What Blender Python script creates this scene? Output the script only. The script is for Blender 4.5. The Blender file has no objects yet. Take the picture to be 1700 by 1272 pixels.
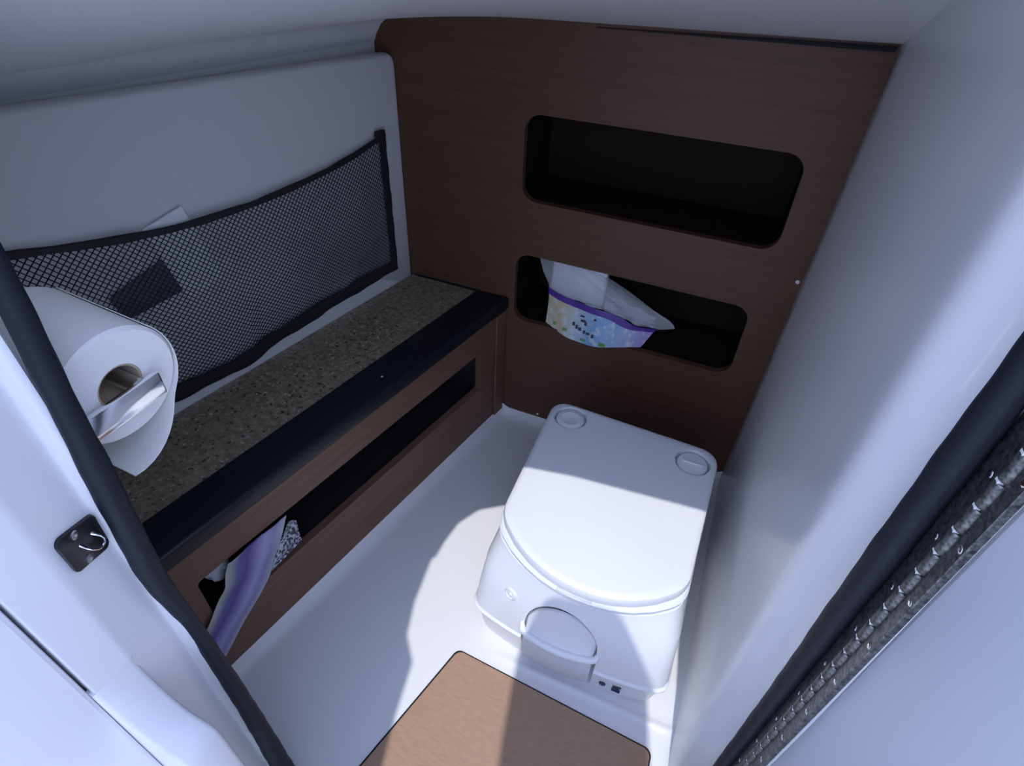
import bpy, bmesh, math, random
from mathutils import Vector, Matrix
random.seed(7)
S = bpy.context.scene
COL = S.collection
PI = math.pi

# ------------------------------------------------------------ camera, world, sun, exposure
cam_d = bpy.data.cameras.new('camera'); cam = bpy.data.objects.new('camera', cam_d); COL.objects.link(cam)
cam_d.sensor_fit = 'HORIZONTAL'; cam_d.sensor_width = 36.0
cam_d.lens = 950.0 / 1700.0 * 36.0
cam_d.clip_start = 0.01
cam.location = (0.6906, -1.0949, 1.0965)
cam.rotation_euler = (math.radians(49.88), math.radians(-2.44), math.radians(22.47))
S.camera = cam

SUN_DIR = Vector((-0.03, 0.44, -1.0)).normalized()
sd = bpy.data.lights.new('sun', 'SUN'); sun = bpy.data.objects.new('sun', sd); COL.objects.link(sun)
sd.energy = 2.55; sd.angle = math.radians(0.53); sd.color = (1.0, 0.98, 0.97)
sun.rotation_euler = SUN_DIR.to_track_quat('-Z', 'Y').to_euler()
sun.location = (0, -3, 4)

W = bpy.data.worlds.new('sky'); S.world = W; W.use_nodes = True
wn = W.node_tree.nodes; wl = W.node_tree.links; wn.clear()
wo = wn.new('ShaderNodeOutputWorld'); wb = wn.new('ShaderNodeBackground')
wt = wn.new('ShaderNodeTexCoord'); wx = wn.new('ShaderNodeSeparateXYZ'); wr = wn.new('ShaderNodeValToRGB')
wm = wn.new('ShaderNodeMath'); wm.operation = 'MULTIPLY_ADD'; wm.inputs[1].default_value = 0.5; wm.inputs[2].default_value = 0.5
wl.new(wt.outputs['Generated'], wx.inputs[0]); wl.new(wx.outputs['Z'], wm.inputs[0]); wl.new(wm.outputs[0], wr.inputs[0])
el = wr.color_ramp.elements
el[0].position = 0.0; el[0].color = (0.16, 0.2, 0.28, 1)
el[1].position = 1.0; el[1].color = (0.55, 0.70, 1.16, 1)
e = el.new(0.49); e.color = (0.30, 0.36, 0.46, 1)
e = el.new(0.52); e.color = (0.42, 0.51, 0.70, 1)
e = el.new(0.74); e.color = (0.64, 0.78, 1.16, 1)
wl.new(wr.outputs[0], wb.inputs[0]); wb.inputs[1].default_value = 2.3
wl.new(wb.outputs[0], wo.inputs[0])

vs = S.view_settings
S.display_settings.display_device = 'sRGB'
vs.view_transform = 'Standard'; vs.look = 'None'; vs.gamma = 1.0; vs.use_curve_mapping = False
vs.exposure = 0.0

# ------------------------------------------------------------ materials
MATS = {}
def mat(name, color, rough=0.5, metal=0.0, spec=0.5, coat=0.0, alpha=None, trans=0.0):
    m = bpy.data.materials.new(name); m.use_nodes = True
    b = m.node_tree.nodes['Principled BSDF']
    b.inputs['Base Color'].default_value = (*color, 1); b.inputs['Roughness'].default_value = rough
    b.inputs['Metallic'].default_value = metal; b.inputs['Specular IOR Level'].default_value = spec
    b.inputs['Coat Weight'].default_value = coat
    b.inputs['Transmission Weight'].default_value = trans
    if alpha is not None: b.inputs['Alpha'].default_value = alpha
    MATS[name] = m
    return m
def nodes(m): return m.node_tree.nodes, m.node_tree.links, m.node_tree.nodes['Principled BSDF']
def coords(m, scale=(1, 1, 1), rot=(0, 0, 0)):
    n, l, b = nodes(m)
    t = n.new('ShaderNodeTexCoord'); mp = n.new('ShaderNodeMapping')
    mp.inputs['Scale'].default_value = scale; mp.inputs['Rotation'].default_value = rot
    l.new(t.outputs['Object'], mp.inputs[0]); return mp.outputs[0]
def noise(m, co, scale, detail=3, rough=0.5):
    n, l, b = nodes(m)
    x = n.new('ShaderNodeTexNoise'); x.inputs['Scale'].default_value = scale
    x.inputs['Detail'].default_value = detail; x.inputs['Roughness'].default_value = rough
    l.new(co, x.inputs['Vector']); return x.outputs['Fac']
def ramp(m, fac, stops):
    n, l, b = nodes(m)
    r = n.new('ShaderNodeValToRGB'); e = r.color_ramp.elements
    e[0].position, e[0].color = stops[0][0], (*stops[0][1], 1)
    e[1].position, e[1].color = stops[-1][0], (*stops[-1][1], 1)
    for p, c in stops[1:-1]:
        k = e.new(p); k.color = (*c, 1)
    l.new(fac, r.inputs[0]); return r.outputs[0]
def mix(m, fac, a, bb):
    n, l, b = nodes(m)
    x = n.new('ShaderNodeMix'); x.data_type = 'RGBA'
    for sock, v in ((x.inputs[0], fac), (x.inputs[6], a), (x.inputs[7], bb)):
        if hasattr(v, 'is_output'): l.new(v, sock)
        elif isinstance(v, tuple): sock.default_value = (*v, 1)
        else: sock.default_value = v
    return x.outputs[2]
def bump(m, h, strength=0.1, dist=0.002):
    n, l, b = nodes(m)
    x = n.new('ShaderNodeBump'); x.inputs['Strength'].default_value = strength; x.inputs['Distance'].default_value = dist
    l.new(h, x.inputs['Height']); l.new(x.outputs[0], b.inputs['Normal'])
def setcol(m, c):
    n, l, b = nodes(m); l.new(c, b.inputs['Base Color'])

def gelcoat(name, c, rough=0.32, wav=0.03):
    m = mat(name, c, rough, spec=0.45)
    co = coords(m)
    bump(m, noise(m, co, 9, 2), wav, 0.01)
    k = noise(m, co, 5, 4)
    setcol(m, mix(m, k, tuple(v * 0.96 for v in c), c))
    return m
gelcoat('gelcoat', (0.78, 0.79, 0.83), 0.26)
gelcoat('gelcoat_floor', (0.80, 0.80, 0.82), 0.38, 0.02)
gelcoat('headliner', (0.73, 0.73, 0.755), 0.3, 0.05)
gelcoat('padded_vinyl', (0.66, 0.66, 0.68), 0.5, 0.1)
gelcoat('toilet_plastic', (0.82, 0.83, 0.87), 0.3, 0.0)
gelcoat('toilet_grey', (0.66, 0.67, 0.71), 0.35, 0.0)
gelcoat('door_gelcoat', (0.58, 0.62, 0.69), 0.4, 0.02)

def wood(name, a, bb, rot=(0, 0, 0)):
    m = mat(name, a, 0.45, spec=0.25)
    co = coords(m, (2.0, 2.0, 60.0), rot)
    g = noise(m, co, 1.6, 6, 0.65)
    co2 = coords(m, (1.2, 1.2, 9.0), rot)
    g2 = noise(m, co2, 1.8, 3)
    c1 = ramp(m, g, [(0.3, a), (0.7, bb)])
    setcol(m, mix(m, g2, c1, mix(m, 0.5, c1, a)))
    bump(m, g, 0.05, 0.0008)
    return m
wood('wood_wall', (0.088, 0.043, 0.027), (0.136, 0.068, 0.043))
wood('wood_front', (0.138, 0.073, 0.050), (0.205, 0.112, 0.080))
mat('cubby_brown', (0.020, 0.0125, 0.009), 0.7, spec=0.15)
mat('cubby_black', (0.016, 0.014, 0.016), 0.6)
mat('black_edge', (0.007, 0.009, 0.014), 0.38, spec=0.35)

m = mat('stone', (0.3, 0.27, 0.2), 0.35)
co = coords(m)
v = nodes(m)[0].new('ShaderNodeTexVoronoi'); v.inputs['Scale'].default_value = 210; nodes(m)[1].new(co, v.inputs['Vector'])
base = ramp(m, noise(m, co, 90, 3), [(0.3, (0.165, 0.135, 0.09)), (0.5, (0.235, 0.195, 0.135)), (0.72, (0.34, 0.285, 0.205))])
sp = ramp(m, noise(m, co, 130, 2, 0.3), [(0.645, (0, 0, 0)), (0.69, (1, 1, 1))])
sp2 = ramp(m, noise(m, coords(m, (1, 1, 1), (1, 2, 0)), 170, 1, 0.3), [(0.68, (0, 0, 0)), (0.71, (1, 1, 1))])
c = mix(m, sp, base, (0.05, 0.042, 0.035)); c = mix(m, sp2, c, (0.5, 0.44, 0.36)); setcol(m, c)

m = mat('tan_mat', (0.46, 0.29, 0.175), 0.55, spec=0.3)
co = coords(m, (14, 60, 14))
setcol(m, ramp(m, noise(m, co, 4, 5, 0.7), [(0.3, (0.35, 0.22, 0.145)), (0.7, (0.43, 0.275, 0.185))]))
bump(m, noise(m, coords(m), 500, 2), 0.1, 0.0005)

m = mat('gasket_rubber', (0.008, 0.010, 0.019), 0.6, spec=0.28)
bump(m, noise(m, coords(m), 140, 3), 0.25, 0.002)
mat('net_black', (0.008, 0.008, 0.010), 0.7)
mat('seam_black', (0.006, 0.006, 0.008), 0.7)
mat('chrome', (0.85, 0.86, 0.90), 0.12, 1.0)
mat('steel', (0.52, 0.52, 0.55), 0.3, 1.0)
m = mat('steel_dark', (0.16, 0.16, 0.17), 0.42, 0.85)
setcol(m, ramp(m, noise(m, coords(m), 260, 4, 0.7), [(0.35, (0.05, 0.05, 0.055)), (0.7, (0.26, 0.26, 0.27))]))
mat('plate_black', (0.02, 0.02, 0.024), 0.35, 0.3)
mat('paper', (0.80, 0.79, 0.77), 0.85, spec=0.1)
mat('cardboard', (0.45, 0.36, 0.27), 0.9, spec=0.1)
mat('white_packet', (0.75, 0.76, 0.8), 0.4)
mat('clear_plastic', (0.86, 0.87, 0.95), 0.12, spec=0.6, alpha=0.22)
mat('film_crease', (0.50, 0.46, 0.66), 0.25, spec=0.6, alpha=0.55)
mat('dark_pouch', (0.075, 0.08, 0.115), 0.45)
mat('purple_print', (0.10, 0.04, 0.32), 0.35)
mat('print_dark', (0.03, 0.03, 0.08), 0.4)
mat('print_green', (0.14, 0.42, 0.08), 0.4)
mat('light_cap', (0.8, 0.8, 0.86), 0.3)

# printed film of the wipes pouch: colour varies along the label in object space
m = mat('pouch_print', (0.3, 0.5, 0.8), 0.28, spec=0.6)
n, l, b = nodes(m)
t = n.new('ShaderNodeTexCoord'); sx = n.new('ShaderNodeSeparateXYZ'); l.new(t.outputs['UV'], sx.inputs[0])
cr = ramp(m, sx.outputs['X'], [(0.0, (0.62, 0.62, 0.40)), (0.14, (0.66, 0.55, 0.36)), (0.3, (0.55, 0.66, 0.72)), (0.5, (0.20, 0.42, 0.74)), (0.75, (0.36, 0.5, 0.78)), (1.0, (0.46, 0.36, 0.72))])
nn = noise(m, coords(m, (1, 1, 1)), 70, 3)
cr = mix(m, ramp(m, nn, [(0.5, (0, 0, 0)), (0.7, (1, 1, 1))]), cr, (0.72, 0.76, 0.82))
setcol(m, cr)
# purple streaked film of the bag in the low slot
m = mat('bag_film', (0.3, 0.26, 0.6), 0.25, spec=0.6)
n, l, b = nodes(m)
t = n.new('ShaderNodeTexCoord'); sx = n.new('ShaderNodeSeparateXYZ'); l.new(t.outputs['UV'], sx.inputs[0])
setcol(m, ramp(m, sx.outputs['X'], [(0.0, (0.46, 0.46, 0.44)), (0.10, (0.30, 0.31, 0.36)), (0.22, (0.12, 0.10, 0.30)), (0.40, (0.08, 0.045, 0.26)), (0.52, (0.22, 0.17, 0.44)), (0.66, (0.34, 0.33, 0.58)), (0.8, (0.24, 0.22, 0.46)), (1.0, (0.40, 0.40, 0.46))]))
m = mat('lace_print', (0.3, 0.3, 0.4), 0.4)
setcol(m, ramp(m, noise(m, coords(m), 190, 2, 0.5), [(0.47, (0.015, 0.015, 0.05)), (0.55, (0.5, 0.52, 0.6))]))

# ------------------------------------------------------------ mesh helpers
def link(name, bm, material, parent=None, smooth=True, kind=None):
    me = bpy.data.meshes.new(name)
    bmesh.ops.recalc_face_normals(bm, faces=bm.faces)
    bm.to_mesh(me); bm.free()
    if smooth:
        for p in me.polygons: p.use_smooth = True
    o = bpy.data.objects.new(name, me); COL.objects.link(o)
    if material: me.materials.append(MATS[material])
    if parent is not None: o.parent = parent
    if kind: o['kind'] = kind
    return o
def autosmooth(o, deg=35):
    me = o.data; bm = bmesh.new(); bm.from_mesh(me)
    for e in bm.edges:
        e.smooth = not (len(e.link_faces) == 2 and e.calc_face_angle(0) > math.radians(deg))
    bm.to_mesh(me); bm.free()
    return o
def tag(o, label, cat, group=None):
    o['label'] = label; o['category'] = cat
    if group: o['group'] = group
    return o
def thing(name, loc, label, cat, group=None, rotz=0):
    o = bpy.data.objects.new(name, None); COL.objects.link(o); o.empty_display_size = 0.05
    o.location = loc; o.rotation_euler = (0, 0, rotz)
    return tag(o, label, cat, group)
def structure(o): o['kind'] = 'structure'; return o
def part(name, bm, material, root, smooth=True, deg=35, kind=None):
    """mesh given in world coordinates, parented to root keeping its world place"""
    bpy_m = Matrix.Translation(root.location) @ root.rotation_euler.to_matrix().to_4x4()
    if root.parent is not None:
        p = root.parent
        bpy_m = (Matrix.Translation(p.location) @ p.rotation_euler.to_matrix().to_4x4()) @ bpy_m
    bm.transform(bpy_m.inverted())
    o = link(name, bm, material, root, smooth, kind)
    if smooth: autosmooth(o, deg)
    return o

def fillet(pts, radii, seg=6):
    """round the corners of a closed 2D polygon"""
    out = []; n = len(pts)
    for i in range(n):
        p = Vector(pts[i][:2]); a = Vector(pts[i - 1][:2]); b = Vector(pts[(i + 1) % n][:2])
        r = radii[i] if isinstance(radii, (list, tuple)) else radii
        u = (a - p); w = (b - p); lu, lw = u.length, w.length; u /= lu; w /= lw
        ang = math.acos(max(-1, min(1, u.dot(w))))
        if r < 1e-6 or ang > PI - 0.02: out.append(tuple(p)); continue
        d = min(r / math.tan(ang / 2), 0.49 * lu, 0.49 * lw); r2 = d * math.tan(ang / 2)
        c = p + (u + w).normalized() * (r2 / math.sin(ang / 2))
        s = p + u * d; t = p + w * d
        a0 = math.atan2(*(s - c).yx); a1 = math.atan2(*(t - c).yx)
        da = (a1 - a0 + PI) % (2 * PI) - PI
        for k in range(seg + 1):
            q = a0 + da * k / seg; out.append((c.x + r2 * math.cos(q), c.y + r2 * math.sin(q)))
    return out
def resample(poly, n):
    P = [Vector(p) for p in poly]; P.append(P[0]); L = [0]
    for i in range(len(P) - 1): L.append(L[-1] + (P[i + 1] - P[i]).length)
    out = []; j = 0
    for k in range(n):
        t = L[-1] * k / n
        while L[j + 1] < t: j += 1
        f = (t - L[j]) / max(1e-9, L[j + 1] - L[j]); out.append(tuple(P[j].lerp(P[j + 1], f)))
    return out
def loft(loops, cap0=True, cap1=True, closed=True, bm=None):
    bm = bm or bmesh.new(); V = [[bm.verts.new(p) for p in lp] for lp in loops]
    n = len(loops[0])
    for a, b in zip(V, V[1:]):
        for i in range(n if closed else n - 1):
            j = (i + 1) % n
            try: bm.faces.new((a[i], a[j], b[j], b[i]))
            except ValueError: pass
    if cap0: bm.faces.new(V[0][::-1])
    if cap1: bm.faces.new(V[-1])
    return bm
def prism(poly, f0, f1, bev=0.0, seg=2, bm=None):
    """extrude 2D polygon; f0/f1 map (a,b)->3D for the two ends"""
    bm2 = loft([[f0(*p) for p in poly], [f1(*p) for p in poly]])
    if bev > 0:
        caps = [f for f in bm2.faces if len(f.verts) == len(poly) and len(poly) != 4] or []
        if len(poly) == 4: ed = list(bm2.edges)
        else: ed = list({e for f in caps for e in f.edges})
        bmesh.ops.bevel(bm2, geom=ed, offset=bev, segments=seg, profile=0.5, affect='EDGES')
    if bm is not None:
        me = bpy.data.meshes.new('tmp'); bm2.to_mesh(me); bm2.free(); bm.from_mesh(me); bpy.data.meshes.remove(me); return bm
    return bm2
def box(lo, hi, bev=0.0, seg=2, bm=None, frame=None):
    p = [(lo[0], lo[1]), (hi[0], lo[1]), (hi[0], hi[1]), (lo[0], hi[1])]
    F = frame or (lambda a, b, c: (a, b, c))
    return prism(p, lambda a, b: F(a, b, lo[2]), lambda a, b: F(a, b, hi[2]), bev, seg, bm)
def tube(path, r, seg=8, closed=False, bm=None, caps=True, flat=None):
    bm = bm or bmesh.new(); P = [Vector(p) for p in path]; n = len(P); loops = []
    prev = None
    for i in range(n):
        if closed: t = (P[(i + 1) % n] - P[i - 1]).normalized()
        else: t = (P[min(i + 1, n - 1)] - P[max(i - 1, 0)]).normalized()
        if prev is None:
            up = Vector((0, 0, 1)) if abs(t.z) < 0.9 else Vector((1, 0, 0))
            a = t.cross(up).normalized()
        else:
            a = (prev - t * prev.dot(t)).normalized()
        prev = a; b = t.cross(a)
        rr = r[i] if isinstance(r, (list, tuple)) else r
        loops.append([P[i] + (a * math.cos(2 * PI * k / seg) + b * math.sin(2 * PI * k / seg)) * rr for k in range(seg)])
    if closed: loops.append(loops[0])
    V = [[bm.verts.new(p) for p in lp] for lp in (loops[:-1] if closed else loops)]
    if closed: V.append(V[0])
    for a, b in zip(V, V[1:]):
        for k in range(seg): bm.faces.new((a[k], a[(k + 1) % seg], b[(k + 1) % seg], b[k]))
    if not closed and caps: bm.faces.new(V[0][::-1]); bm.faces.new(V[-1])
    return bm
def lathe(profile, c, axis, seg=24, bm=None):
    """profile [(r, h)], around axis through c"""
    bm = bm or bmesh.new(); ax = Vector(axis).normalized(); c = Vector(c)
    a = ax.orthogonal().normalized(); b = ax.cross(a); V = []
    for r, h in profile:
        if r < 1e-6: V.append([bm.verts.new(c + ax * h)])
        else: V.append([bm.verts.new(c + ax * h + (a * math.cos(2 * PI * k / seg) + b * math.sin(2 * PI * k / seg)) * r) for k in range(seg)])
    for p, q in zip(V, V[1:]):
        for k in range(seg):
            j = (k + 1) % seg
            if len(p) == 1 and len(q) == 1: continue
            if len(p) == 1: bm.faces.new((p[0], q[j], q[k]))
            elif len(q) == 1: bm.faces.new((p[k], p[j], q[0]))
            else: bm.faces.new((p[k], p[j], q[j], q[k]))
    return bm
def holed(outer, holes, f0, f1):
    """plate with holes: outer and holes are 2D loops; f0 front map, f1 back map"""
    bm = bmesh.new(); rings = []
    for f in (f0, f1):
        es = []; rr = []
        for lp in [outer] + holes:
            vsx = [bm.verts.new(f(*p)) for p in lp]; rr.append(vsx)
            for i in range(len(vsx)): es.append(bm.edges.new((vsx[i], vsx[(i + 1) % len(vsx)])))
        bmesh.ops.triangle_fill(bm, edges=es, use_beauty=True); rings.append(rr)
    for a, b in zip(*rings):
        n = len(a)
        for i in range(n): bm.faces.new((a[i], a[(i + 1) % n], b[(i + 1) % n], b[i]))
    return bm
def grid(nu, nv, f, thick=None, bm=None, uv=False):
    bm = bm or bmesh.new()
    V = [[bm.verts.new(f(i / nu, j / nv)) for j in range(nv + 1)] for i in range(nu + 1)]
    lay = bm.loops.layers.uv.new('UVMap') if uv else None
    for i in range(nu):
        for j in range(nv):
            fc = bm.faces.new((V[i][j], V[i + 1][j], V[i + 1][j + 1], V[i][j + 1]))
            if uv:
                for lp, (a, b) in zip(fc.loops, ((i, j), (i + 1, j), (i + 1, j + 1), (i, j + 1))): lp[lay].uv = (a / nu, b / nv)
    return bm
def solidify(bm, t):
    bmesh.ops.recalc_face_normals(bm, faces=bm.faces)
    bmesh.ops.solidify(bm, geom=list(bm.faces), thickness=t)
    return bm
def boolean_cut(o, cutter_bm):
    """cut and bake"""
    me = bpy.data.meshes.new('cut'); bmesh.ops.recalc_face_normals(cutter_bm, faces=cutter_bm.faces); cutter_bm.to_mesh(me); cutter_bm.free()
    c = bpy.data.objects.new('cut', me); COL.objects.link(c)
    c.parent = o.parent
    md = o.modifiers.new('b', 'BOOLEAN'); md.object = c; md.operation = 'DIFFERENCE'; md.solver = 'EXACT'
    bpy.context.view_layer.update()
    dg = bpy.context.evaluated_depsgraph_get()
    new = bpy.data.meshes.new_from_object(o.evaluated_get(dg))
    o.modifiers.clear(); old = o.data; o.data = new; bpy.data.meshes.remove(old)
    bpy.data.objects.remove(c); bpy.data.meshes.remove(me)
    return o
def interp(x, tab):
    tab = sorted(tab)
    if x <= tab[0][0]: return tab[0][1]
    for (a, b), (c, d) in zip(tab, tab[1:]):
        if x <= c:
            return b + (d - b) * (x - a) / (c - a)
    return tab[-1][1]
def smoothstep(a, b, x):
    t = max(0.0, min(1.0, (x - a) / (b - a))); return t * t * (3 - 2 * t)

# left wall frame: s runs along the wall (0 at the back corner, negative towards the door), o out of the wall
AN = 0.195
US = Vector((math.sin(AN), math.cos(AN), 0)); UN = Vector((math.cos(AN), -math.sin(AN), 0))
def LW(s, o, z): return US * s + UN * o + Vector((0, 0, z))
XR = 0.854            # right wall
# ------------------------------------------------------------ room shell
# floor pan: gently filleted against cabinet, back wall and right wall, with a shallow curb in front of the toilet
def lx(y): return 0.2475 / math.cos(AN) + math.tan(AN) * y      # x of the cabinet front at y
R = 0.032
def fil(d):
    if d >= R: return 0.0
    return R - math.sqrt(max(0.0, R * R - (R - d) ** 2))
def floor_h(x, y):
    h = fil(max(0, (x - lx(y)) * math.cos(AN))) + fil(max(0.0, XR + 0.008 - x)) * 0.8 + fil(max(0.0, -y)) * 0.7
    curb = math.exp(-((y + 0.628) / 0.0065) ** 2) * 0.0035 * smoothstep(0.5, 0.56, x)
    return min(h, R) + curb
def floor_pt(u, v):
    y = 0.0 - 0.98 * v
    a = lx(y)
    # denser near the fillets
    def dens(t):
        if t < 0.3: return 0.045 * (t / 0.3)
        if t > 0.7: return 1 - 0.07 * ((1 - t) / 0.3)
        return 0.045 + (t - 0.3) / 0.4 * 0.885
    x = a + (XR + 0.008 - a) * dens(u)
    return (x, y, floor_h(x, y))
bm = grid(60, 240, floor_pt)
fl = structure(link('floor', bm, 'gelcoat_floor'))

# back wall: wood panel with two round-cornered openings
back = [(-0.06, -0.02), (XR + 0.01, -0.02), (XR + 0.006, 0.5), (XR + 0.006, 1.0), (-0.06, 0.99)]
h1 = fillet([(0.2815, 0.617), (0.7925, 0.6165), (0.789, 0.7925), (0.280, 0.7885)], 0.033, 7)
h2 = fillet([(0.277, 0.3185), (0.789, 0.3185), (0.787, 0.4905), (0.276, 0.4945)], 0.033, 7)
bm = holed(back, [h1, h2], lambda a, b: (a, 0, b), lambda a, b: (a, 0.016, b))
wbk = structure(link('wall_back', bm, 'wood_wall', smooth=False))
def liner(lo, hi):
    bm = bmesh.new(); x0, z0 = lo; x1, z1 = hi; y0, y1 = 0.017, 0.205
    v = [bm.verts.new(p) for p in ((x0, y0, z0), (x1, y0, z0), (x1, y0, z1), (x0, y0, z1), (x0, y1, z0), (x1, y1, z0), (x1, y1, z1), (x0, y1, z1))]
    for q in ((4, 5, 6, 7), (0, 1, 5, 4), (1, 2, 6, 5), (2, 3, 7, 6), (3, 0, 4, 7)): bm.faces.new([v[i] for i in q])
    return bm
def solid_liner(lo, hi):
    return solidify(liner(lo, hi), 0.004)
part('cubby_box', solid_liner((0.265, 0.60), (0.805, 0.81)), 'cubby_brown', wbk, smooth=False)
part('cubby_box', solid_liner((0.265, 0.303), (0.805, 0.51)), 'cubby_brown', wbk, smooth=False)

# left wall: padded liner panel (front face at o = 0), rounded edges
def ztop(s): return 0.859 - 0.036 * s
outl = fillet([(-0.95, 0.35), (0.0, 0.35), (0.0, ztop(0)), (-0.95, ztop(-0.95))], [0.0, 0.01, 0.018, 0.0], 5)
bm = loft([[LW(a, -0.022, b) for a, b in outl], [LW(a, -0.008, b) for a, b in outl]], cap1=False)
cx = -0.475; cz = 0.61
def inset(p, d):
    a, b = p
    return (a - d * (1 if a > -0.02 else 0) , b - d * (1 if b > 0.84 else 0))
loops = [[LW(a, -0.022, b) for a, b in outl]]
for d, o in ((0, -0.010), (0.0012, -0.005), (0.004, -0.0015), (0.008, 0.0)):
    loops.append([LW(*(lambda q: (q[0], o, q[1]))(inset(p, d))) for p in outl])
bm.free(); bm = loft(loops)
wl_ = structure(autosmooth(link('wall_left', bm, 'padded_vinyl'), 50))
# hull side behind the padded panel
bm = box((-1.1, -0.075, -0.02), (0.03, -0.045, 0.95), frame=lambda a, b, c: LW(a, b, c))
structure(link('wall_hull', bm, 'headliner', smooth=False))

# ceiling: fascia above the padded panel, filleted into a deckhead that climbs towards the door
def ceil_z(x, y):
    return 0.9285 + 0.033 * x + max(0.0, -y) * (0.02 + 0.32 * max(0.0, x / XR)) 
SUN_CUT = [(0.90, -0.755), (0.52, -0.755), (0.425, -0.765), (0.37, -0.80), (0.342, -0.855), (0.336, -0.92), (0.339, -1.01), (0.357, -1.124), (0.378, -1.19), (0.414, -1.231), (0.432, -1.32), (0.455, -1.40), (0.455, -1.43)]  # unseen deck edge, its outline shaped to cast the sun patch's border
def cut_x(y):          # deck lies left of this x when y is past the header
    return interp(y, [(b, a) for a, b in SUN_CUT[1:]])
prof = [(-0.070, -0.110), (-0.062, -0.085), (-0.055, -0.070), (-0.046, -0.054), (-0.038, -0.038), (-0.027, -0.023), (-0.012, -0.011), (0.006, -0.004), (0.025, -0.001), (0.045, 0.0)]
NV = 60
def cx_at(y):  return y * math.tan(AN)
bm = bmesh.new(); rows = []
ys = [0.012 - 0.767 * k / 40 for k in range(41)] + [-0.755 - 0.25 * k / 12 for k in range(1, 13)]
for y in ys:
    row = []
    x0 = cx_at(y)
    for dx, dz in prof:
        x = x0 + dx
        row.append(bm.verts.new((x, y, ceil_z(x, y) + dz)))
    xs = x0 + 0.045; x1 = 0.90 if y >= -0.7551 else min(0.9, cut_x(y))
    for k in range(1, 25):
        x = xs + (x1 - xs) * k / 24
        row.append(bm.verts.new((x, y, ceil_z(x, y) + 0.004 * smoothstep(0.10, 0.16, x - x0))))
    rows.append(row)
for a, b in zip(rows, rows[1:]):
    for i in range(len(a) - 1): bm.faces.new((a[i], a[i + 1], b[i + 1], b[i]))
# ceiling, then an unseen deck added above it to shape the sun patch
ceil = structure(link('ceiling', bm, 'headliner'))
deck = [(-0.6, 0.25), (1.3, 0.25), (1.3, -0.755)] + SUN_CUT + [(0.06, -1.43), (0.06, -1.04), (-0.6, -1.04)]
bm = prism(deck, lambda a, b: (a, b, 1.165), lambda a, b: (a, b, 1.2))
# coaming skirt closing the gap between ceiling and deck along the header
part('shade_deck', bm, 'gelcoat', ceil, smooth=False)
sk = [(0.90, -0.755), (0.52, -0.755), (0.425, -0.765), (0.37, -0.80), (0.342, -0.855), (0.336, -0.92), (0.337, -0.965)]  # follows the same sun-shaping outline as the deck edge
bm = loft([[(a, b, ceil_z(a, b) - 0.002) for a, b in sk], [(a, b, 1.18) for a, b in sk]], False, False, closed=False)
part('coaming', solidify(bm, 0.006), 'gelcoat', ceil)
part('gap_seal', tube([(0.40 + 0.45 * k / 12, -0.0035, ceil_z(0.40 + 0.45 * k / 12, 0) - 0.0015) for k in range(13)], [0.0006 + 0.0034 * k / 12 for k in range(13)], 6), 'seam_black', ceil)
# added unseen slab overhead, outlined to cast the shadow across mat and toilet front
sl = [(a + 0.0075, b - 0.11) for a, b in fillet([(0.640, -1.37), (0.612, -1.25), (0.588, -1.13), (0.62, -1.03), (0.735, -1.015), (0.83, -1.10), (0.86, -1.22), (0.86, -1.37)], 0.03, 4)]
bm = prism(sl, lambda a, b: (a, b, 1.435), lambda a, b: (a, b, 1.45))
structure(link('sun_blocker', bm, 'gelcoat', smooth=False))
# closing walls behind what is seen (back of the locker, behind the hull side)
bm = box((-0.6, 0.21, -0.03), (1.3, 0.24, 1.19)); structure(link('wall_locker', bm, 'cubby_black', smooth=False))

# right wall: flat liner that rolls outwards into the door jamb
wp = [(0.001, 0.016, 0), (0, -0.05, 0), (0, -0.45, 0), (0, -0.54, -0.0008), (0, -0.59, -0.0028), (0.0, -0.63, -0.0065), (0.0002, -0.65, -0.0085), (0.0004, -0.663, -0.0095), (0.0008, -0.672, -0.0097), (0.0013, -0.680, -0.0088), (0.002, -0.687, -0.0067), (0.003, -0.693, -0.0036), (0.0042, -0.699, 0.0), (0.0056, -0.705, 0.0038), (0.007, -0.711, 0.0072), (0.0085, -0.718, 0.0096), (0.0105, -0.726, 0.0092), (0.013, -0.735, 0.006), (0.0160, -0.744, 0.002), (0.0180, -0.754, 0.0), (0.0185, -0.765, 0), (0.0185, -0.79, 0)]
zs = [-0.02, 0.02, 0.05, 0.1] + [0.1 + 1.09 * k / 24 for k in range(1, 25)]
# the jamb flange flares outwards just inside the gasket, more strongly towards the top
loops = [[(XR + x + f * (0.25 + 0.75 * smoothstep(0.30, 0.92, z)), y - (0 if y > -0.6 else 0.016 * max(0, 0.75 - z)), z) for x, y, f in wp] for z in zs]
bm = loft(loops, False, False, closed=False)
bm2 = solidify(bm, -0.02)
wr_ = structure(link('wall_right', bm2, 'gelcoat'))
bm = box((XR + 0.065, -0.78, -0.03), (1.3, 0.22, 1.19)); structure(link('wall_right_core', bm, 'gelcoat', smooth=False))

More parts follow.
